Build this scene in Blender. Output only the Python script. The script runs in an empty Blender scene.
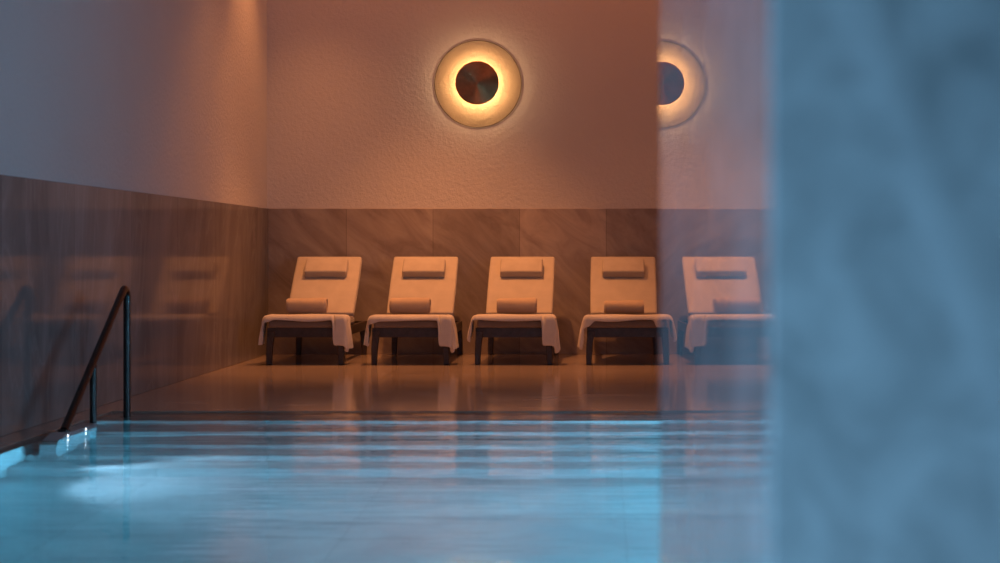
import bpy, bmesh, math, random
from mathutils import Vector, Matrix
random.seed(7)
scene = bpy.context.scene
COL = scene.collection
PI = math.pi

# ------------------------------------------------------------------ helpers
def link(name, me, mat=None, parent=None, smooth=None):
    o = bpy.data.objects.new(name, me)
    COL.objects.link(o)
    if mat is not None:
        me.materials.append(mat)
    if parent is not None:
        o.parent = parent
    if smooth is not None:
        for p in me.polygons:
            p.use_smooth = True
        if smooth < 179:
            me.set_sharp_from_angle(angle=math.radians(smooth))
    return o

def obj(name, bm, mat=None, parent=None, smooth=None):
    me = bpy.data.meshes.new(name)
    bmesh.ops.recalc_face_normals(bm, faces=bm.faces[:])
    bm.to_mesh(me)
    bm.free()
    return link(name, me, mat, parent, smooth)

def struct(name, bm, mat, smooth=None):
    o = obj(name, bm, mat, None, smooth)
    o['kind'] = 'structure'
    return o

def tag(o, label, cat, group=None):
    o['label'] = label
    o['category'] = cat
    if group:
        o['group'] = group
    return o

def thing(name, label, cat, loc=(0, 0, 0), rotz=0, group=None):
    o = bpy.data.objects.new(name, None)
    COL.objects.link(o)
    o.empty_display_size = .2
    o.location = loc
    o.rotation_euler = (0, 0, rotz)
    return tag(o, label, cat, group)

def box(bm, x0, x1, y0, y1, z0, z1, bev=0, seg=2):
    r = bmesh.ops.create_cube(bm, size=1)
    vs = r['verts']
    for v in vs:
        v.co = Vector(((x0 + x1) / 2 + v.co.x * (x1 - x0), (y0 + y1) / 2 + v.co.y * (y1 - y0), (z0 + z1) / 2 + v.co.z * (z1 - z0)))
    if bev > 0:
        es = list({e for v in vs for e in v.link_edges})
        bmesh.ops.bevel(bm, geom=es, offset=bev, segments=seg, profile=.6, affect='EDGES')

def loft(bm, rings, cap=True):
    vr = [[bm.verts.new(p) for p in r] for r in rings]
    n = len(vr[0])
    for a, b in zip(vr, vr[1:]):
        for i in range(n):
            j = (i + 1) % n
            bm.faces.new((a[i], a[j], b[j], b[i]))
    if cap:
        bm.faces.new(list(reversed(vr[0])))
        bm.faces.new(vr[-1])

def lathe(bm, prof, n=96, close=False):
    """prof: (radius, height) about local Z"""
    rows = []
    for r, h in prof:
        if r < 1e-6:
            rows.append([bm.verts.new((0, 0, h))])
        else:
            rows.append([bm.verts.new((r * math.cos(2 * PI * i / n), r * math.sin(2 * PI * i / n), h)) for i in range(n)])
    pairs = list(zip(rows, rows[1:]))
    if close:
        pairs.append((rows[-1], rows[0]))
    for a, b in pairs:
        for i in range(n):
            j = (i + 1) % n
            if len(a) == 1 and len(b) == 1:
                continue
            if len(a) == 1:
                bm.faces.new((a[0], b[i], b[j]))
            elif len(b) == 1:
                bm.faces.new((a[i], a[j], b[0]))
            else:
                bm.faces.new((a[i], a[j], b[j], b[i]))

def tube(bm, pts, r, n=20, cap=True):
    pts = [Vector(p) for p in pts]
    rings = []
    up = Vector((1, 0, 0))
    for i, p in enumerate(pts):
        if i == 0:
            t = pts[1] - p
        elif i == len(pts) - 1:
            t = p - pts[i - 1]
        else:
            t = (pts[i + 1] - p).normalized() + (p - pts[i - 1]).normalized()
        t.normalize()
        a = up - t * up.dot(t)
        a.normalize()
        b = t.cross(a)
        rings.append([p + r * (math.cos(2 * PI * k / n) * a + math.sin(2 * PI * k / n) * b) for k in range(n)])
    loft(bm, rings, cap)

def sm(a, b, x):
    t = max(0, min(1, (x - a) / (b - a)))
    return t * t * (3 - 2 * t)

# ------------------------------------------------------------------ materials
def new_mat(name):
    m = bpy.data.materials.new(name)
    m.use_nodes = True
    nt = m.node_tree
    nt.nodes.clear()
    out = nt.nodes.new('ShaderNodeOutputMaterial')
    return m, nt, out

def N(nt, typ, **kw):
    n = nt.nodes.new(typ)
    for k, v in kw.items():
        if k.startswith('_'):
            setattr(n, k[1:], v)
        else:
            n.inputs[k].default_value = v
    return n

def L(nt, a, b):
    nt.links.new(a, b)

def coords(nt, scale=(1, 1, 1), rot=(0, 0, 0), loc=(0, 0, 0)):
    tc = N(nt, 'ShaderNodeTexCoord')
    mp = N(nt, 'ShaderNodeMapping')
    mp.inputs['Scale'].default_value = scale
    mp.inputs['Rotation'].default_value = rot
    mp.inputs['Location'].default_value = loc
    if any(rot):
        m0 = N(nt, 'ShaderNodeMapping')
        m0.inputs['Rotation'].default_value = rot
        L(nt, tc.outputs['Object'], m0.inputs['Vector'])
        mp.inputs['Rotation'].default_value = (0, 0, 0)
        L(nt, m0.outputs['Vector'], mp.inputs['Vector'])
    else:
        L(nt, tc.outputs['Object'], mp.inputs['Vector'])
    return mp.outputs['Vector']

def ramp(nt, fac, stops):
    r = N(nt, 'ShaderNodeValToRGB')
    el = r.color_ramp.elements
    while len(el) < len(stops):
        el.new(.5)
    for e, (p, c) in zip(el, stops):
        e.position = p
        e.color = (c[0], c[1], c[2], 1) if not isinstance(c, (int, float)) else (c, c, c, 1)
    L(nt, fac, r.inputs['Fac'])
    return r.outputs['Color']

def mix(nt, fac, a, b, mode='MIX'):
    m = N(nt, 'ShaderNodeMix', _data_type='RGBA', _blend_type=mode)
    if isinstance(fac, (int, float)):
        m.inputs[0].default_value = fac
    else:
        L(nt, fac, m.inputs[0])
    for s, i in ((a, 6), (b, 7)):
        if isinstance(s, tuple):
            m.inputs[i].default_value = (*s, 1)
        else:
            L(nt, s, m.inputs[i])
    return m.outputs[2]

def principled(nt, out, col, rough=.5, bump=None, bstr=.2, bdist=.01, metal=0, ior=1.5, spec=.5, coat=0):
    p = N(nt, 'ShaderNodeBsdfPrincipled')
    if isinstance(col, tuple):
        p.inputs['Base Color'].default_value = (*col, 1)
    else:
        L(nt, col, p.inputs['Base Color'])
    if isinstance(rough, (int, float)):
        p.inputs['Roughness'].default_value = rough
    else:
        L(nt, rough, p.inputs['Roughness'])
    p.inputs['Metallic'].default_value = metal
    p.inputs['IOR'].default_value = ior
    p.inputs['Specular IOR Level'].default_value = spec
    p.inputs['Coat Weight'].default_value = coat
    if bump is not None:
        b = N(nt, 'ShaderNodeBump', Strength=bstr, Distance=bdist)
        L(nt, bump, b.inputs['Height'])
        L(nt, b.outputs['Normal'], p.inputs['Normal'])
    L(nt, p.outputs['BSDF'], out.inputs['Surface'])
    return p

def joint_mask(nt, axis, period, width, offset=0.0):
    """1 inside a thin joint repeating along one object axis"""
    tc = N(nt, 'ShaderNodeTexCoord')
    sp = N(nt, 'ShaderNodeSeparateXYZ')
    L(nt, tc.outputs['Object'], sp.inputs[0])
    a = N(nt, 'ShaderNodeMath', _operation='ADD')
    L(nt, sp.outputs[axis], a.inputs[0]); a.inputs[1].default_value = -offset + 100 * period + period / 2
    f = N(nt, 'ShaderNodeMath', _operation='MODULO')
    L(nt, a.outputs[0], f.inputs[0]); f.inputs[1].default_value = period
    s = N(nt, 'ShaderNodeMath', _operation='SUBTRACT')
    L(nt, f.outputs[0], s.inputs[0]); s.inputs[1].default_value = period / 2
    ab = N(nt, 'ShaderNodeMath', _operation='ABSOLUTE')
    L(nt, s.outputs[0], ab.inputs[0])
    lt = N(nt, 'ShaderNodeMath', _operation='LESS_THAN')
    L(nt, ab.outputs[0], lt.inputs[0]); lt.inputs[1].default_value = width / 2
    # index of the slab for tone differences
    dv = N(nt, 'ShaderNodeMath', _operation='DIVIDE')
    sh = N(nt, 'ShaderNodeMath', _operation='ADD')
    L(nt, sp.outputs[axis], sh.inputs[0]); sh.inputs[1].default_value = -offset + 100 * period
    L(nt, sh.outputs[0], dv.inputs[0]); dv.inputs[1].default_value = period
    fl = N(nt, 'ShaderNodeMath', _operation='FLOOR')
    L(nt, dv.outputs[0], fl.inputs[0])
    wn = N(nt, 'ShaderNodeTexWhiteNoise', _noise_dimensions='1D')
    L(nt, fl.outputs[0], wn.inputs['W'])
    return lt.outputs[0], wn.outputs['Value']

def mat_plaster(name, col):
    m, nt, out = new_mat(name)
    v = coords(nt)
    n1 = N(nt, 'ShaderNodeTexNoise', Scale=32, Detail=5, Roughness=.6)
    L(nt, v, n1.inputs['Vector'])
    n2 = N(nt, 'ShaderNodeTexNoise', Scale=.8, Detail=3)
    L(nt, v, n2.inputs['Vector'])
    c = ramp(nt, n2.outputs['Fac'], [(.3, tuple(x * .94 for x in col)), (.7, col)])
    principled(nt, out, c, .7, n1.outputs['Fac'], .6, .012, spec=.3)
    return m

def mat_stone(name, dark, light, axis, period, offset, rough, vein=(.5, .48, .45), stretch=(1, 1, 1), rot=(0, 0, 0), joint_dark=.45, tone=.22, spec=.5, veinamt=.35, jw=.006, bump=True, band=False):
    m, nt, out = new_mat(name)
    v = coords(nt, stretch, rot)
    n1 = N(nt, 'ShaderNodeTexNoise', Scale=1.6, Detail=8, Roughness=.62, Distortion=1.2)
    L(nt, v, n1.inputs['Vector'])
    base = ramp(nt, n1.outputs['Fac'], [(.32, dark), (.5, tuple((a + b) / 2 for a, b in zip(dark, light))), (.68, light)])
    # thin veins
    n2 = N(nt, 'ShaderNodeTexNoise', Scale=1.1, Detail=6, Roughness=.55, Distortion=2.0)
    L(nt, coords(nt, stretch, rot, (3.1, 1.7, 5.3)), n2.inputs['Vector'])
    vm = ramp(nt, n2.outputs['Fac'], [(.482, 0.0), (.5, 1.0), (.518, 0.0)])
    vf = N(nt, 'ShaderNodeMath', _operation='MULTIPLY')
    L(nt, vm, vf.inputs[0]); vf.inputs[1].default_value = veinamt
    c = mix(nt, vf.outputs[0], base, vein)
    jm, wn = joint_mask(nt, axis, period, jw, offset)
    tn = N(nt, 'ShaderNodeMapRange')
    L(nt, wn, tn.inputs['Value'])
    tn.inputs['To Min'].default_value = 1 - tone
    tn.inputs['To Max'].default_value = 1
    c = mix(nt, 1.0, c, tn.outputs['Result'], 'MULTIPLY')
    jf = N(nt, 'ShaderNodeMath', _operation='MULTIPLY')
    L(nt, jm, jf.inputs[0]); jf.inputs[1].default_value = 1 - joint_dark
    c = mix(nt, jf.outputs[0], c, tuple(x * .35 for x in dark))
    n3 = N(nt, 'ShaderNodeTexNoise', Scale=40, Detail=3)
    L(nt, coords(nt), n3.inputs['Vector'])
    rr = N(nt, 'ShaderNodeMapRange')
    L(nt, n1.outputs['Fac'], rr.inputs['Value'])
    rr.inputs['To Min'].default_value = rough * .8
    rr.inputs['To Max'].default_value = rough * 1.2
    if band:                                   # one broad pale vein running down across the slab
        tc = N(nt, 'ShaderNodeTexCoord'); sp = N(nt, 'ShaderNodeSeparateXYZ')
        L(nt, tc.outputs['Object'], sp.inputs[0])
        a = N(nt, 'ShaderNodeMath', _operation='MULTIPLY_ADD')
        L(nt, sp.outputs['Z'], a.inputs[0]); a.inputs[1].default_value = .36
        L(nt, sp.outputs['X'], a.inputs[2])
        wob = N(nt, 'ShaderNodeMath', _operation='MULTIPLY_ADD')
        L(nt, n1.outputs['Fac'], wob.inputs[0]); wob.inputs[1].default_value = .05
        L(nt, a.outputs[0], wob.inputs[2])
        rg = N(nt, 'ShaderNodeMapRange')
        L(nt, wob.outputs[0], rg.inputs['Value'])
        rg.inputs['From Min'].default_value = .642; rg.inputs['From Max'].default_value = .742
        bf = ramp(nt, rg.outputs['Result'], [(.2, 0.0), (.5, .42), (.8, 0.0)])
        c = mix(nt, bf, c, vein)
    principled(nt, out, c, rr.outputs['Result'], n3.outputs['Fac'] if bump else None, .02, .002, spec=spec)
    return m

M = {}
M['plaster'] = mat_plaster('plaster', (.74, .70, .66))
M['ceiling'] = mat_plaster('ceiling_plaster', (.7, .68, .66))
# back wall slabs: joints at x = -2.494 + k*.845
M['stone_back'] = mat_stone('stone_back', (.36, .285, .25), (.62, .52, .45), 'X', .845, -2.494, .42, stretch=(.9, 1, 2.6), rot=(0, -.75, 0), veinamt=.16, tone=.3, spec=.15)
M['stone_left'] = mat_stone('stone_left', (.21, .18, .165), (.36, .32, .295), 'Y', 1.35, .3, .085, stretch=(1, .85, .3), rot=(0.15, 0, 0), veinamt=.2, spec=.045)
M['stone_deck'] = mat_stone('stone_deck', (.38, .295, .245), (.53, .43, .36), 'X', 1.2, -2.94, .12, stretch=(.6, 1.6, 1), veinamt=.12, tone=.1, spec=.22)
M['stone_pool'] = mat_stone('stone_pool', (.55, .58, .60), (.78, .80, .80), 'X', 1.2, .1, .4, veinamt=.12, tone=.12, vein=(.35, .4, .42), joint_dark=.8, jw=.01)
M['stone_pale'] = mat_stone('stone_pale', (.30, .31, .32), (.42, .43, .44), 'Y', 3.0, .5, .3, veinamt=.15, tone=.05)
M['stone_pillar'] = mat_stone('stone_pillar', (.30, .31, .32), (.62, .63, .64), 'Z', 9.0, 5.0, .006, stretch=(3.2, 3.2, 2.6), rot=(0, .5, 0), veinamt=.2, tone=0, vein=(.75, .76, .78), bump=False, spec=.17)

M['stone_pier_front'] = mat_stone('stone_pier_front', (.36, .37, .38), (.60, .61, .62), 'Z', 9.0, 5.0, .55, stretch=(6, 6, 5), rot=(0, .5, 0), veinamt=.12, band=True, tone=0, vein=(.75, .76, .78), spec=.2)

def mat_wood():
    m, nt, out = new_mat('dark_wood')
    v = coords(nt, (6, 1.2, 6))
    n1 = N(nt, 'ShaderNodeTexNoise', Scale=5, Detail=7, Roughness=.65, Distortion=.6)
    L(nt, v, n1.inputs['Vector'])
    c = ramp(nt, n1.outputs['Fac'], [(.3, (.03, .02, .016)), (.7, (.08, .055, .042))])
    principled(nt, out, c, .42, n1.outputs['Fac'], .1, .002)
    return m

def mat_fabric(name, col, scale=260, bstr=.35, bd=.002, var=.88):
    m, nt, out = new_mat(name)
    v = coords(nt)
    n1 = N(nt, 'ShaderNodeTexNoise', Scale=scale, Detail=3, Roughness=.7)
    L(nt, v, n1.inputs['Vector'])
    n2 = N(nt, 'ShaderNodeTexNoise', Scale=9, Detail=4)
    L(nt, v, n2.inputs['Vector'])
    c = ramp(nt, n2.outputs['Fac'], [(.3, tuple(x * var for x in col)), (.7, col)])
    p = principled(nt, out, c, .9, n1.outputs['Fac'], bstr, bd, spec=.15)
    p.inputs['Sheen Weight'].default_value = .25
    return m

M['wood'] = mat_wood()
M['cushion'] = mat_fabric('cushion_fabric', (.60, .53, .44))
M['seat_fabric_shaded'] = mat_fabric('seat_fabric_shaded', (.25, .20, .165))  # seat cloth darkened to stand in for shade on the cushion front
M['strap'] = mat_fabric('strap_fabric', (.40, .34, .28))
M['terry'] = mat_fabric('terry_cloth', (.80, .74, .66), 180, .9, .006)
M['terry_tan'] = mat_fabric('terry_tan', (.68, .53, .39), 180, .9, .006)

def mat_metal(name, col, rough, aniso=0):
    m, nt, out = new_mat(name)
    v = coords(nt)
    n = N(nt, 'ShaderNodeTexNoise', Scale=30, Detail=3)
    L(nt, v, n.inputs['Vector'])
    c = ramp(nt, n.outputs['Fac'], [(.3, tuple(x * .85 for x in col)), (.7, col)])
    p = principled(nt, out, c, rough, metal=1)
    if aniso:
        p.inputs['Anisotropic'].default_value = aniso
        p.inputs['Anisotropic Rotation'].default_value = .25
        t = N(nt, 'ShaderNodeTangent', _direction_type='RADIAL', _axis='Z')
        L(nt, t.outputs['Tangent'], p.inputs['Tangent'])
    return m
M['copper'] = mat_metal('brushed_copper', (.62, .26, .11), .3, .95)
M['bronze'] = mat_metal('dark_bronze', (.085, .072, .068), .33)
M['rim'] = mat_metal('rim_metal', (.16, .10, .06), .4)
M['steel'] = mat_metal('steel', (.55, .56, .58), .3)
M['frame'] = mat_metal('window_frame', (.08, .08, .09), .4)

def mat_emit(name, col, s):
    m, nt, out = new_mat(name)
    e = N(nt, 'ShaderNodeEmission', Strength=s)
    e.inputs['Color'].default_value = (*col, 1)
    L(nt, e.outputs[0], out.inputs['Surface'])
    return m
M['led_warm'] = mat_emit('led_warm', (1, .60, .30), 50)
M['led_white'] = mat_emit('led_white', (.75, .9, 1), 5)

def mat_thin_glass(name, tint, diff=0.0):
    m, nt, out = new_mat(name)
    t = N(nt, 'ShaderNodeBsdfTransparent')
    t.inputs['Color'].default_value = (*tint, 1)
    g = N(nt, 'ShaderNodeBsdfGlossy', Roughness=.03)
    mx = N(nt, 'ShaderNodeMixShader', Fac=.045)
    L(nt, t.outputs[0], mx.inputs[1]); L(nt, g.outputs[0], mx.inputs[2])
    last = mx
    if diff:
        d = N(nt, 'ShaderNodeBsdfTranslucent')
        d.inputs['Color'].default_value = (.9, .8, .65, 1)
        mx2 = N(nt, 'ShaderNodeMixShader', Fac=diff)
        L(nt, mx.outputs[0], mx2.inputs[1]); L(nt, d.outputs[0], mx2.inputs[2])
        last = mx2
    L(nt, last.outputs[0], out.inputs['Surface'])
    return m
M['sconce_glass'] = mat_thin_glass('sconce_glass', (.93, .88, .8), .06)
M['pane'] = mat_thin_glass('window_glass', (.95, .97, 1))

def mat_water():
    m, nt, out = new_mat('pool_water')
    n1 = N(nt, 'ShaderNodeTexNoise', Scale=1.0, Detail=2.5, Roughness=.45, Distortion=.3)
    L(nt, coords(nt, (.55, 2.6, 1)), n1.inputs['Vector'])
    n2 = N(nt, 'ShaderNodeTexNoise', Scale=1.0, Detail=2, Roughness=.5)
    L(nt, coords(nt, (2.4, 12, 1)), n2.inputs['Vector'])
    a = N(nt, 'ShaderNodeMath', _operation='MULTIPLY_ADD')
    L(nt, n2.outputs['Fac'], a.inputs[0]); a.inputs[1].default_value = .36
    L(nt, n1.outputs['Fac'], a.inputs[2])
    b = N(nt, 'ShaderNodeBump', Strength=1.0, Distance=.021)
    L(nt, a.outputs[0], b.inputs['Height'])
    # livelier near the overflow edge, calm in the open pool
    tc = N(nt, 'ShaderNodeTexCoord'); sp = N(nt, 'ShaderNodeSeparateXYZ'); mr = N(nt, 'ShaderNodeMapRange')
    L(nt, tc.outputs['Object'], sp.inputs[0]); L(nt, sp.outputs['Y'], mr.inputs['Value'])
    mr.inputs['From Min'].default_value = 8.0; mr.inputs['From Max'].default_value = 9.6
    mr.inputs['To Min'].default_value = .3; mr.inputs['To Max'].default_value = 1.0
    L(nt, mr.outputs['Result'], b.inputs['Strength'])
    p = N(nt, 'ShaderNodeBsdfPrincipled', Roughness=.015, IOR=1.33)
    p.inputs['Base Color'].default_value = (.82, .95, 1, 1)
    p.inputs['Transmission Weight'].default_value = 1
    L(nt, b.outputs['Normal'], p.inputs['Normal'])
    L(nt, p.outputs[0], out.inputs['Surface'])
    return m
M['water'] = mat_water()

# ------------------------------------------------------------------ setting
XL, XR = -3.272, 4.2       # room side walls
YB, YN = 17.58, -4.0       # wall behind the loungers, wall behind the viewer
ZC = 4.7
WAINSCOT = 1.42
PX0, PX1, PY0, PY1 = -3.08, 3.1, 3.9, 11.30      # pool basin
WATER = -.005
PD = -1.15

bm = bmesh.new(); box(bm, XL - .2, XR + .2, YB, YB + .2, -.2, ZC); struct('wall_back', bm, M['plaster'])
bm = bmesh.new(); box(bm, XL, XR, YB - .018, YB, 0, WAINSCOT, .003, 1); struct('trim_1', bm, M['stone_back'])
WY0, WY1, WZ0, WZ1 = 1.6, 4.2, .8, 3.3
# left wall with an added, unseen window opening for a blue fill
bm = bmesh.new()
box(bm, XL - .2, XL, WY1, YB + .2, -.2, ZC)
box(bm, XL - .2, XL, YN - .2, WY0, -.2, ZC)
box(bm, XL - .2, XL, WY0, WY1, -.2, WZ0)
box(bm, XL - .2, XL, WY0, WY1, WZ1, ZC)
struct('wall_left', bm, M['plaster'])
bm = bmesh.new(); box(bm, XL, XL + .018, WY1 + .1, YB - .018, 0, WAINSCOT, .003, 1); struct('trim_2', bm, M['stone_left'])
RY0, RY1 = 5.1, 9.7
bm = bmesh.new()
box(bm, XR, XR + .2, YN - .2, RY0, -.2, ZC)
box(bm, XR, XR + .2, RY1, YB + .2, -.2, ZC)
box(bm, XR, XR + .2, RY0, RY1, -.2, WZ0)
box(bm, XR, XR + .2, RY0, RY1, WZ1, ZC)
struct('wall_outer', bm, M['plaster'])
bm = bmesh.new(); box(bm, XL - .2, XR + .2, YN - .2, YB + .2, ZC, ZC + .15); struct('ceiling', bm, M['ceiling'])
# wall behind the viewer, with an added window opening
VX0, VX1, VZ0, VZ1 = -2.6, 3.2, .5, 3.4
bm = bmesh.new()
box(bm, XL, VX0, YN - .2, YN, -.2, ZC)
box(bm, VX1, XR, YN - .2, YN, -.2, ZC)
box(bm, VX0, VX1, YN - .2, YN, -.2, VZ0)
box(bm, VX0, VX1, YN - .2, YN, VZ1, ZC)
struct('wall_near', bm, M['plaster'])

def added_window(name, horizontal, a0, a1, z0, z1, plane, n):  # frame and pane of an added, unseen window holding a blue fill
    bm = bmesh.new(); fb = bmesh.new()
    w = .06
    def put(b, s0, s1, q0, q1, t):
        if horizontal:
            box(b, s0, s1, plane - t, plane + t, q0, q1)
        else:
            box(b, plane - t, plane + t, s0, s1, q0, q1)
    put(fb, a0, a1, z0, z0 + w, .04); put(fb, a0, a1, z1 - w, z1, .04)
    for i in range(n + 1):
        c = a0 + w / 2 + (a1 - a0 - w) * i / n
        put(fb, c - w / 2, c + w / 2, z0 + w, z1 - w, .04)
    f = struct(name, fb, M['frame'])
    put(bm, a0 + .03, a1 - .03, z0 + .03, z1 - .03, .004)
    obj('window_glass', bm, M['pane'], f)
added_window('added_window_1', True, VX0, VX1, VZ0, VZ1, YN - .1, 4)
added_window('added_window_2', False, WY0, WY1, WZ0, WZ1, XL - .1, 4)

added_window('added_window_3', False, RY0, RY1, WZ0, WZ1, XR + .1, 4)

# deck round the pool
bm = bmesh.new()
box(bm, XL, XR, PY1, YB, -.25, 0)
box(bm, XL, PX0, PY0, PY1, -.25, 0)
box(bm, PX1, XR, PY0, PY1, -.25, 0)
box(bm, XL, XR, YN, PY0, -.25, 0)
struct('floor', bm, M['stone_deck'])

# pool basin (walls, bottom, submerged stair across the far end)
bm = bmesh.new()
box(bm, PX0 - .15, PX1 + .15, PY0 - .15, PY1 + .15, PD - .15, PD)
box(bm, PX0 - .15, PX0, PY0, PY1, PD, -.006)
box(bm, PX1, PX1 + .15, PY0, PY1, PD, -.006)
box(bm, PX0 - .15, PX1 + .15, PY0 - .15, PY0, PD, -.006)
box(bm, PX0 - .15, PX1 + .15, PY1, PY1 + .15, PD, -.006)
struct('trim_3', bm, M['stone_pool'])
risers = [(10.9, -.17), (10.45, -.34), (9.95, -.51), (9.6, -.68), (9.3, -.86)]
bm = bmesh.new()
ytop = PY1
for k, (y, z) in enumerate(risers):
    box(bm, PX0, PX1, y, ytop, PD, z, .008, 2)
    ytop = y
struct('trim_4', bm, M['stone_pool'])
# low pale curb the handrail lands on
bm = bmesh.new()
prof = [(9.58, PD), (9.58, -.012), (9.76, .018), (10.33, .018), (10.33, PD)]
a = [bm.verts.new((-2.99, y, z)) for y, z in prof]
b = [bm.verts.new((-2.90, y, z)) for y, z in prof]
bm.faces.new(a); bm.faces.new(list(reversed(b)))
for i in range(len(prof)):
    j = (i + 1) % len(prof)
    bm.faces.new((a[i], b[i], b[j], a[j]))
struct('trim_5', bm, M['stone_pale'])

# water
bm = bmesh.new()
vs = [bm.verts.new(p) for p in ((PX0, PY0, WATER), (PX1, PY0, WATER), (PX1, PY1, WATER), (PX0, PY1, WATER))]
bm.faces.new(vs)
w = obj('pool_water', bm, M['water'])
w['kind'] = 'stuff'
tag(w, 'still blue lit pool water in front of the lounger deck', 'water')

# polished stone pier at the right, close to the viewer; its side mirrors the room
bm = bmesh.new()
d, t, z1, z2, zb = .2, -.02915, 1.62, 3.26, 2.35
top = ZC
left = []
n = 40
for i in range(n + 1):
    y = z1 + (z2 - z1) * i / n
    x = d + t * y - (.0024 * (zb - y) ** 2 if y < zb else 0)
    left.append((x, y))
left[0] = (left[0][0] + .000, left[0][1] + .004)
prof = [(left[0][0] + .004, z1)] + left + [(left[-1][0] + 1.0, z2 + .02), (left[0][0] + 1.0, z1)]
lo = [bm.verts.new((x, y, 0)) for x, y in prof]
hi = [bm.verts.new((x, y, top)) for x, y in prof]
bm.faces.new(list(reversed(lo))); bm.faces.new(hi)
for i in range(len(prof)):
    j = (i + 1) % len(prof)
    bm.faces.new((lo[i], lo[j], hi[j], hi[i]))
pier = struct('wall_right', bm, M['stone_pillar'], 20)
pier.data.materials.append(M['stone_pier_front'])
for p in pier.data.polygons:
    if p.normal.y < -.5:
        p.material_index = 1

# ------------------------------------------------------------------ sun loungers
def leg_bm(sx, y0, y1):
    bm = bmesh.new()
    rings = []
    for k in range(7):
        f = k / 6                          # 0 at floor, 1 at the rail
        w = .046 + .018 * f
        dp = .046 + .016 * f
        ox = .342 - .012 * f + .006 * math.sin(PI * f)
        xo, xi = sx * ox, sx * (ox - w)
        yc = (y0 + y1) / 2
        z = .30 * f
        x0, x1 = min(xo, xi), max(xo, xi)
        rings.append([(x0, yc - dp / 2, z), (x1, yc - dp / 2, z), (x1, yc + dp / 2, z), (x0, yc + dp / 2, z)])
    loft(bm, rings)
    es = [e for e in bm.edges]
    bmesh.ops.bevel(bm, geom=es, offset=.004, segments=1, affect='EDGES')
    return bm

def cushion_bm(w, l, h, r=.025, seg=5, crown=.012, nx=14, ny=14):
    """soft cushion, x centred, y 0..l, z 0..h"""
    bm = bmesh.new()
    box(bm, -w / 2, w / 2, 0, l, 0, h, r, seg)
    bmesh.ops.subdivide_edges(bm, edges=[e for e in bm.edges if e.calc_length() > .1], cuts=9, use_grid_fill=True)
    for v in bm.verts:
        u = max(0, 1 - (2 * v.co.x / w) ** 2)
        q = max(0, 1 - (2 * v.co.y / l - 1) ** 2)
        k = crown * (u * q) ** .6
        v.co.z += k if v.co.z > h * .6 else 0
        v.co.x *= 1 + .012 * q
    return bm

BACK_Y, BACK_Z, BACK_A = .84, .405, math.radians(41)
def make_lounger(label):
    root = thing('sun_lounger', label, 'sun lounger', group='sun loungers in a row on the deck')
    for sx in (-1, 1):
        obj('leg', leg_bm(sx, 0.0, .06), M['wood'], root)
        obj('leg', leg_bm(sx, 1.53, 1.60), M['wood'], root)
    for sx in (-1, 1):
        bm = bmesh.new(); box(bm, sx * .318 - .018, sx * .318 + .018, .012, 1.62, .243, .327, .004)
        obj('side_rail', bm, M['wood'], root)
    bm = bmesh.new(); box(bm, -.302, .302, .010, .046, .243, .327, .004); obj('front_rail', bm, M['wood'], root)
    bm = bmesh.new(); box(bm, -.302, .302, 1.58, 1.615, .243, .327, .004); obj('rear_rail', bm, M['wood'], root)
    bm = bmesh.new()
    for i in range(11):
        y = .07 + i * .075
        box(bm, -.302, .302, y, y + .055, .300, .318, .002, 1)
    obj('slat_base', bm, M['wood'], root)
    c = obj('seat_cushion', cushion_bm(.645, .87, .074, .03), M['seat_fabric_shaded'], root, 180)
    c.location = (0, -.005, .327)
    # reclined back
    bp = bmesh.new(); box(bp, -.300, .300, .0, .765, -.022, 0, .004)
    back = obj('backrest_panel', bp, M['wood'], root)
    back.location = (0, BACK_Y + .05, BACK_Z - .03); back.rotation_euler = (BACK_A, 0, 0)
    bc = obj('backrest_cushion', cushion_bm(.62, .808, .07, .025), M['cushion'], root, 180)
    bc.location = (0, BACK_Y + .05, BACK_Z - .03); bc.rotation_euler = (BACK_A, 0, 0)
    ca, sa = math.cos(BACK_A), math.sin(BACK_A)
    def onback(s, h):
        return (0, BACK_Y + .05 + s * ca - h * sa, BACK_Z - .03 + s * sa + h * ca)
    pil = obj('head_pillow', cushion_bm(.40, .20, .088, .022, 5, .008), M['cushion'], root, 180)
    pil.location = onback(.485, .066); pil.rotation_euler = (BACK_A, 0, 0)
    for sx in (-1, 1):
        sb = bmesh.new()
        box(sb, sx * .13 - .015, sx * .13 + .015, .15, .25, -.008, .006, .002, 1)
        obj('pillow_strap', sb, M['strap'], pil)
    # prop holding the back up
    bm = bmesh.new()
    p1 = onback(.5, -.024)
    for sx in (-1, 1):
        tube(bm, [(sx * .22, p1[1], p1[2]), (sx * .22, 1.52, .30)], .011, 10)
    box(bm, -.302, .302, 1.505, 1.535, .285, .31, .003, 1)
    obj('back_prop', bm, M['wood'], root)
    return root

def copy_tree(o, parent=None):
    c = o.copy(); COL.objects.link(c)
    if parent is not None:
        c.parent = parent
    for ch in list(o.children):
        copy_tree(ch, c)
    return c

FY = 15.88
spots = [(-2.622, 0.0), (-1.694, 0.0), (-.781, -.012), (.203, 0.0)]
names = ['dark wood sun lounger beside the left wall, first of the row, cream cushions',
         'second dark wood sun lounger from the left wall, brightly lit cream cushions',
         'third dark wood sun lounger from the left wall, right of the wall lamp',
         'dark wood sun lounger nearest the blue stone pier, dimly lit cushions']
protos = make_lounger(names[0])
loungers = []
for i, ((x, rz), lb) in enumerate(zip(spots, names)):
    o = protos if i == 0 else copy_tree(protos)
    o['label'] = lb
    o.location = (x, FY, 0)
    o.rotation_euler = (0, 0, rz)
    loungers.append(o)

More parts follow.
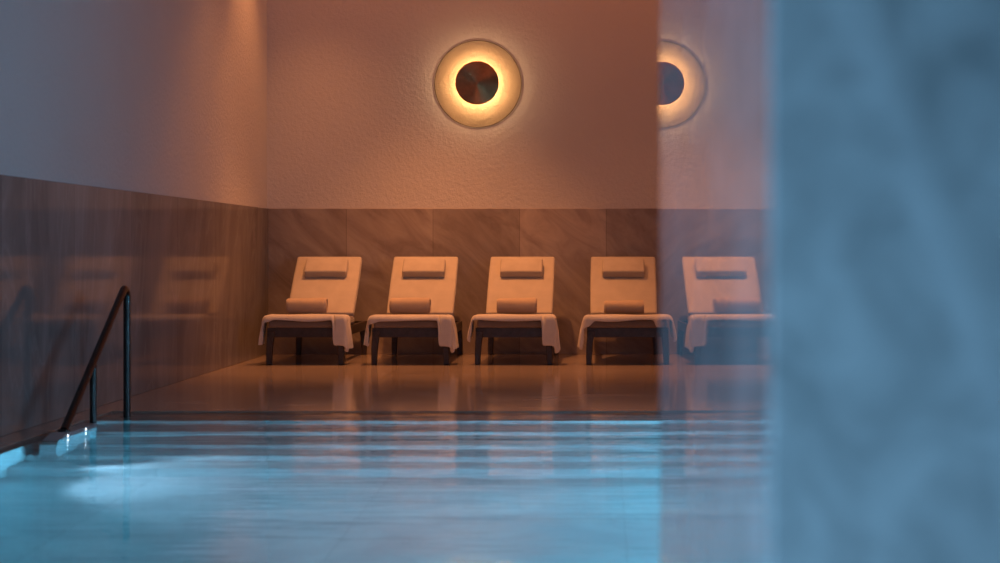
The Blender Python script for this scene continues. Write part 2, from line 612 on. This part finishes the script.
# draped terry towels ------------------------------------------------
def drape(seed, hl, hr, corner_r, corner_l, depth, lip=.055, shift=0.0):
    """sheet laid across the foot of a lounger, flaps hanging at both sides"""
    rnd = random.Random(seed)
    ph = [rnd.uniform(0, 6.28) for _ in range(6)]
    half = .332
    ztop = .428
    R = .030
    arc_min = R * PI / 2
    NS, NV = 84, 44
    sl = [-(half + hl) + (2 * half + hl + hr) * i / NS for i in range(NS + 1)]
    bm = bmesh.new()
    grid = []
    for j in range(NV + 1):
        v = -1 + 2 * j / NV
        row = []
        vv = (j / NV)
        for s in sl:
            a = abs(s); sg = 1 if s >= 0 else -1
            over = max(0, a - half)
            # front lip length grows at the corners, where the cloth folds round
            front = lip + corner_r * sm(.25, .28, s) + corner_l * sm(.26, .33, -s) + .006 * math.sin(9 * s + ph[0])
            total = front + depth
            q = vv * total - front               # <0 hangs over the front edge
            # across
            if over <= 0:
                x = s; dz = 0
            else:
                arc = R * PI / 2
                if over < arc:
                    an = over / R
                    x = sg * (half + R * math.sin(an)); dz = -R * (1 - math.cos(an))
                else:
                    h = over - arc
                    fl = (.08 if s > 0 else .15) + .05 * math.sin(4 * vv + ph[1])
                    x = sg * (half + R + h * fl + .012 * math.sin(14 * vv + ph[2] + sg) * min(1, h / .1)); dz = -R - h * .985
            # along
            if q >= 0:
                y = -.012 + q; dzf = 0
            else:
                r2 = .03; arc = r2 * PI / 2; o = -q
                if o < arc:
                    an = o / r2
                    y = -.012 - r2 * math.sin(an); dzf = -r2 * (1 - math.cos(an))
                else:
                    y = -.012 - r2 - (o - arc) * .05; dzf = -r2 - (o - arc)
            hang = min(1, over / .12)
            H = (hr if s > 0 else hl) - .008 + .012 * math.sin(9 * vv + ph[4])
            z = ztop - min(max(H, .08), -dz - dzf)
            if over > 0:
                y += .02 * hang * math.sin(11 * over + ph[3]) + (.03 * hang if q < 0 else 0)
            z += .003 * math.sin(13 * s + ph[4]) * math.cos(9 * q + ph[5]) * (1 - hang) + .002 * math.sin(5 * q + ph[0]) * (1 - hang)
            if q < 0 and s > .2 and over <= 0:
                x -= .10 * max(0, ztop - z - .03)
            if over > arc_min:
                x = sg * max(abs(x), .362)
            elif q < -.04:
                y = min(y, -.024)
            row.append(bm.verts.new((x + shift * (1 if over > 0 else 0), y, z)))
        grid.append(row)
    for j in range(NV):
        for i in range(NS):
            bm.faces.new((grid[j][i], grid[j][i + 1], grid[j + 1][i + 1], grid[j + 1][i]))
    return bm

def drape_obj(i, label, *args):
    o = obj('draped_towel', drape(*args), M['terry'], None, 180)
    md = o.modifiers.new('thick', 'SOLIDIFY'); md.thickness = .012; md.offset = 1
    sd = o.modifiers.new('soft', 'SUBSURF'); sd.levels = 1; sd.render_levels = 1
    o.location = loungers[i].location; o.rotation_euler = loungers[i].rotation_euler
    tag(o, label, 'towel', 'towels draped over the lounger seats')
drape_obj(0, 'cream towel draped over the seat of the lounger beside the left wall', 3, .27, .31, .22, .02, .24)
drape_obj(1, 'cream towel draped over the seat of the second lounger from the left wall', 5, .275, .31, .22, .02, .24)
drape_obj(2, 'cream towel draped unevenly over the third lounger, short flap left, long flap right', 8, .22, .32, .22, .0, .24)
drape_obj(3, 'cream towel draped over the lounger nearest the blue stone pier', 11, .30, .30, .06, .06, .24)

# rolled towels ------------------------------------------------------
def roll_bm(seed, w=.37, h=.128, dp=.17, p=3.2):
    rnd = random.Random(seed)
    bm = bmesh.new()
    n = 44
    rings = []
    cols = 26
    ph = rnd.uniform(0, 6)
    def sec(x, k, dx):
        r = []
        for i in range(n):
            a = 2 * PI * i / n
            c, s = math.cos(a), math.sin(a)
            rr = (abs(c) ** p + abs(s) ** p) ** (-1 / p)
            # loose outer edge of the cloth: a small step low on the front
            step = 1 - .05 * sm(0, .12, (a - 3.55) / 6.28 * 6) * (1 - sm(.0, 1.0, (a - 3.6)))
            y = c * rr * dp / 2 * k * step
            z = s * rr * h / 2 * k * step
            z += .004 * math.sin(7 * x + ph + 2 * c) * (1 if s > 0 else .0)
            r.append((x, y, z + h / 2))
        return r
    for j in range(cols + 1):
        x = -w / 2 + w * j / cols
        e = min(1, (w / 2 - abs(x)) / .018)
        k = .86 + .14 * math.sqrt(max(0, 1 - (1 - e) ** 2))
        rings.append(sec(x, k, 0))
    # spiral-looking ends: stepped rings going inwards
    def ends(sgn):
        out = []
        for q, dxx in ((.74, -.004), (.70, -.012), (.58, -.002), (.54, -.011), (.40, -.001), (.36, -.01), (.2, 0), (.16, -.008)):
            out.append(sec(sgn * (w / 2 + dxx), q, 0))
        return out
    rings = list(reversed(ends(-1))) + rings + ends(1)
    # keep the rings centred on the section middle when shrunk
    loft(bm, rings)
    return bm

rolls = [(0, -.085, .955, .015, 'tan rolled towel on the lounger beside the left wall'),
         (1, -.066, .955, -.02, 'tan rolled towel on the second lounger from the left wall'),
         (2, 0.0, .955, .0, 'tan rolled towel on the third lounger from the left wall'),
         (3, 0.0, .955, .0, 'small smooth tan rolled towel on the lounger nearest the blue stone pier')]
for i, dx, yy, rz, lb in rolls:
    o = obj('rolled_towel', roll_bm(i + 20, .365, 0.122 if i == 3 else .142, .17, 2.4 if i == 3 else 2.9), M['terry_tan'], None, 40)
    L0 = loungers[i].location
    o.location = (L0.x + dx, L0.y + .64, .432)
    o.rotation_euler = (0, 0, rz)
    tag(o, lb, 'towel', 'rolled towels on the loungers')

# ------------------------------------------------------------------ wall lamp
lamp = thing('wall_lamp', 'round glowing wall lamp with copper cap and glass disc above the loungers', 'wall lamp', (-1.211, YB, 2.637))
lamp.rotation_euler = (PI / 2, 0, 0)           # local +Z points into the room
bm = bmesh.new()
lathe(bm, [(0, 0), (.12, 0), (.12, .003), (.05, .0035), (.05, .118), (0, .118)], 64)
obj('wall_mount', bm, M['rim'], lamp, 30)
bm = bmesh.new()
lathe(bm, [(.055, .004), (.421, .004), (.421, .008), (.055, .008)], 128, True)
g = obj('glass_disc', bm, M['sconce_glass'], lamp, 30)
bm = bmesh.new()
lathe(bm, [(.4205, .0045), (.4265, .0045), (.4265, .0075), (.4205, .0075)], 128, True)
obj('disc_rim', bm, M['rim'], g, 30)
bm = bmesh.new()
lathe(bm, [(.150, .100), (.182, .100), (.187, .108), (.182, .116), (.150, .116)], 96, True)
lr = obj('light_ring', bm, M['led_warm'], lamp, 30)
bm = bmesh.new()
lathe(bm, [(0, .145), (.05, .143), (.10, .140), (.15, .136), (.195, .131), (.206, .129), (.211, .126), (.211, .117), (.205, .117), (.1, .117), (0, .117)], 128)
obj('copper_cap', bm, M['copper'], lamp, 35)

# ------------------------------------------------------------------ handrail
RX = -2.945
rail = thing('handrail', 'dark bronze handrail sloping down the pool steps beside the left wall', 'handrail', (RX, 11.16, -.17))
def arc_pts(c, r, a0, a1, n):
    return [(0, c[0] + r * math.cos(a0 + (a1 - a0) * i / n), c[1] + r * math.sin(a0 + (a1 - a0) * i / n)) for i in range(n + 1)]
# in the (y, z) plane: foot -> up the tall post -> tight bend -> down the slope
slope = math.atan2(.74, 1.22)
r = .055
ztop = .737 + .17
cy, cz = -r, ztop - .02 - r * 0
a_end = PI / 2 + slope                   # where the slope leaves the bend
bend = arc_pts((cy, cz - .0), r, 0, a_end, 14)
ye, ze = bend[-1][1], bend[-1][2]
dirv = Vector((0, -math.cos(slope), -math.sin(slope)))
Lr = (ze - .022 - .17) / math.sin(slope)
path = [(0, 0, .0), (0, 0, .3), (0, 0, .6)] + bend + [tuple(Vector((0, ye, ze)) + dirv * Lr * f) for f in (.33, .66, 1)]
bm = bmesh.new(); tube(bm, path, .0225, 22)
obj('rail_tube', bm, M['bronze'], rail, 60)
yp = -.74
zp = ze + (yp - ye) * math.tan(slope)
bm = bmesh.new(); tube(bm, [(0, yp, -.34), (0, yp, zp * .5), (0, yp, zp - .005)], .0205, 20)
obj('post', bm, M['bronze'], rail, 60)
for nm, y, z in (('base_flange', 0, 0), ):
    bm = bmesh.new(); lathe(bm, [(0, 0), (.045, 0), (.045, .006), (.03, .012), (0, .012)], 32)
    f = obj(nm, bm, M['bronze'], rail, 30); f.location = (0, y, z)
bm = bmesh.new(); lathe(bm, [(0, 0), (.034, 0), (.034, .006), (.028, .012), (0, .012)], 32)
f = obj('base_flange', bm, M['bronze'], rail, 30)
f.location = (0, path[-1][1], .188)
bm = bmesh.new(); box(bm, -.05, .05, 9.556 - 11.16, 9.579 - 11.16, .02, .160, .004, 2)  # dark sheet standing in for shade on the curb's near end
obj('curb_end_shade', bm, M['bronze'], rail)

# little step lights let into the pale curb
for px, (y, z), lb in ((0, (9.76, .004), 'tiny white step light in the pale curb at the foot of the handrail'),
                       (1, (10.10, .006), 'tiny white step light in the pale curb behind the handrail foot')):
    s = thing('step_light', lb, 'step light', (-2.90, y, z), 0, 'step lights in the pale pool curb')
    s.rotation_euler = (0, PI / 2, 0)
    bm = bmesh.new(); lathe(bm, [(.009, 0), (.015, 0), (.015, .003), (.009, .004)], 24, True); obj('bezel', bm, M['steel'], s, 30)
    bm = bmesh.new(); lathe(bm, [(0, .007), (.004, .006), (.006, .004), (.0065, .001), (.009, 0), (0, 0)], 24); obj('lens', bm, M['led_white'], s, 30)

# ------------------------------------------------------------------ lights
def light(name, typ, loc, target, energy, col, **kw):
    ld = bpy.data.lights.new(name, typ)
    ld.energy = energy; ld.color = col
    for k, v in kw.items():
        setattr(ld, k, v)
    o = bpy.data.objects.new(name, ld); COL.objects.link(o)
    o.location = loc
    o.rotation_euler = (Vector(target) - Vector(loc)).to_track_quat('-Z', 'Y').to_euler()
    return o
WARM = (1, .265, .09)
BLUE = (.20, .58, 1)
SPOT = (1, .36, .115)
light('warm_fill_overhead', 'AREA', (.45, 16.55, ZC - .03), (.45, 16.55, 0), 32, WARM, shape='RECTANGLE', size=7.2, size_y=1.7)  # broad warm fill, added to light the back wall evenly
for x, y, e, cone in ((-2.72, 16.5, 115, 75), (-1.4, 16.05, 500, 72), (.35, 16.05, 36, 75), (-1.9, 15.1, 85, 95), (1.0, 15.1, 65, 95)):  # the last two are fills added to brighten the deck
    light('downlight_and_fill', 'SPOT', (x, y, ZC - .06), (x, y, 0), e, SPOT, spot_size=math.radians(cone), spot_blend=.8, shadow_soft_size=.06)
light('warm_fill_wall', 'SPOT', (-.6, 9.0, ZC - .1), (-1.0, YB, 1.6), 18, WARM, spot_size=math.radians(62), spot_blend=.9, shadow_soft_size=.3)  # frontal warm fill, added to even out the lower back wall
light('blue_fill_near', 'AREA', (.3, YN - .3, 2.0), (.3, 5, 1.6), 11, BLUE, shape='RECTANGLE', size=5.6, size_y=2.8, spread=math.radians(120))  # added blue fill behind the viewer, set outside the added opening
light('blue_fill_left', 'AREA', (XL - .35, 2.9, 2.05), (0, 2.9, 1.4), 88, (.25, .50, .80), shape='RECTANGLE', size=2.5, size_y=2.4)  # added blue fill for the pier's polished side
light('blue_fill_right', 'AREA', (XR + .35, 7.4, 2.05), (0, 8.6, 1.8), 58, (.34, .62, .95), shape='RECTANGLE', size=4.4, size_y=2.3, spread=math.radians(110))  # added blue fill that tints the left wall
light('blue_fill_pier', 'AREA', (-.6, .8, .03), (.3, 1.62, 1.0), 30, (.22, .49, .75), shape='DISK', size=.25)  # added unseen light, grades the pier front from lower left
# underwater lamps; the last is a fill added to lighten the stair treads
light('pool_lamp_and_fill', 'SPOT', (-2.93, 9.15, -.55), (-1.6, 8.95, -1.1), 60, (.36, .68, .95), spot_size=math.radians(92), spot_blend=.4, shadow_soft_size=.05)
POOL = (.14, .64, .98)
light('pool_lamp_and_fill', 'AREA', (.9, PY0 + .03, -.30), (.5, 6.9, PD), 108, POOL, shape='RECTANGLE', size=4.0, size_y=.3, spread=math.radians(75))
light('pool_lamp_and_fill', 'AREA', (PX1 - .03, 7.0, -.45), (0, 7.0, -.75), 128, POOL, shape='RECTANGLE', size=4.6, size_y=.35, spread=math.radians(85))
light('pool_lamp_and_fill', 'AREA', (PX1 - .03, 10.35, -.09), (0, 10.35, -.30), 215, POOL, shape='RECTANGLE', size=1.7, size_y=.12, spread=math.radians(100))

w = bpy.data.worlds.new('world'); scene.world = w; w.use_nodes = True
bg = w.node_tree.nodes['Background']
bg.inputs['Color'].default_value = (.2, .45, .8, 1)
bg.inputs['Strength'].default_value = .3

# ------------------------------------------------------------------ camera
cd = bpy.data.cameras.new('camera')
cam = bpy.data.objects.new('camera', cd); COL.objects.link(cam)
cam.location = (0, 0, 1.006)
cam.rotation_euler = (PI / 2, 0, 0)
cd.sensor_width = 36
cd.lens = 64.8
cd.shift_x = -.102
cd.shift_y = -.0305
cd.clip_start = .05
cd.dof.use_dof = True
cd.dof.focus_distance = 16.2
cd.dof.aperture_fstop = 2.8
scene.camera = cam

scene.view_settings.view_transform = 'Standard'
scene.view_settings.look = 'None'
scene.view_settings.gamma = 1
scene.view_settings.use_curve_mapping = False
scene.view_settings.exposure = 0
scene.cycles.use_denoising = True
scene.cycles.caustics_refractive = False
scene.cycles.caustics_reflective = False
scene.cycles.sample_clamp_indirect = 6
scene.cycles.max_bounces = 10
scene.cycles.transparent_max_bounces = 12
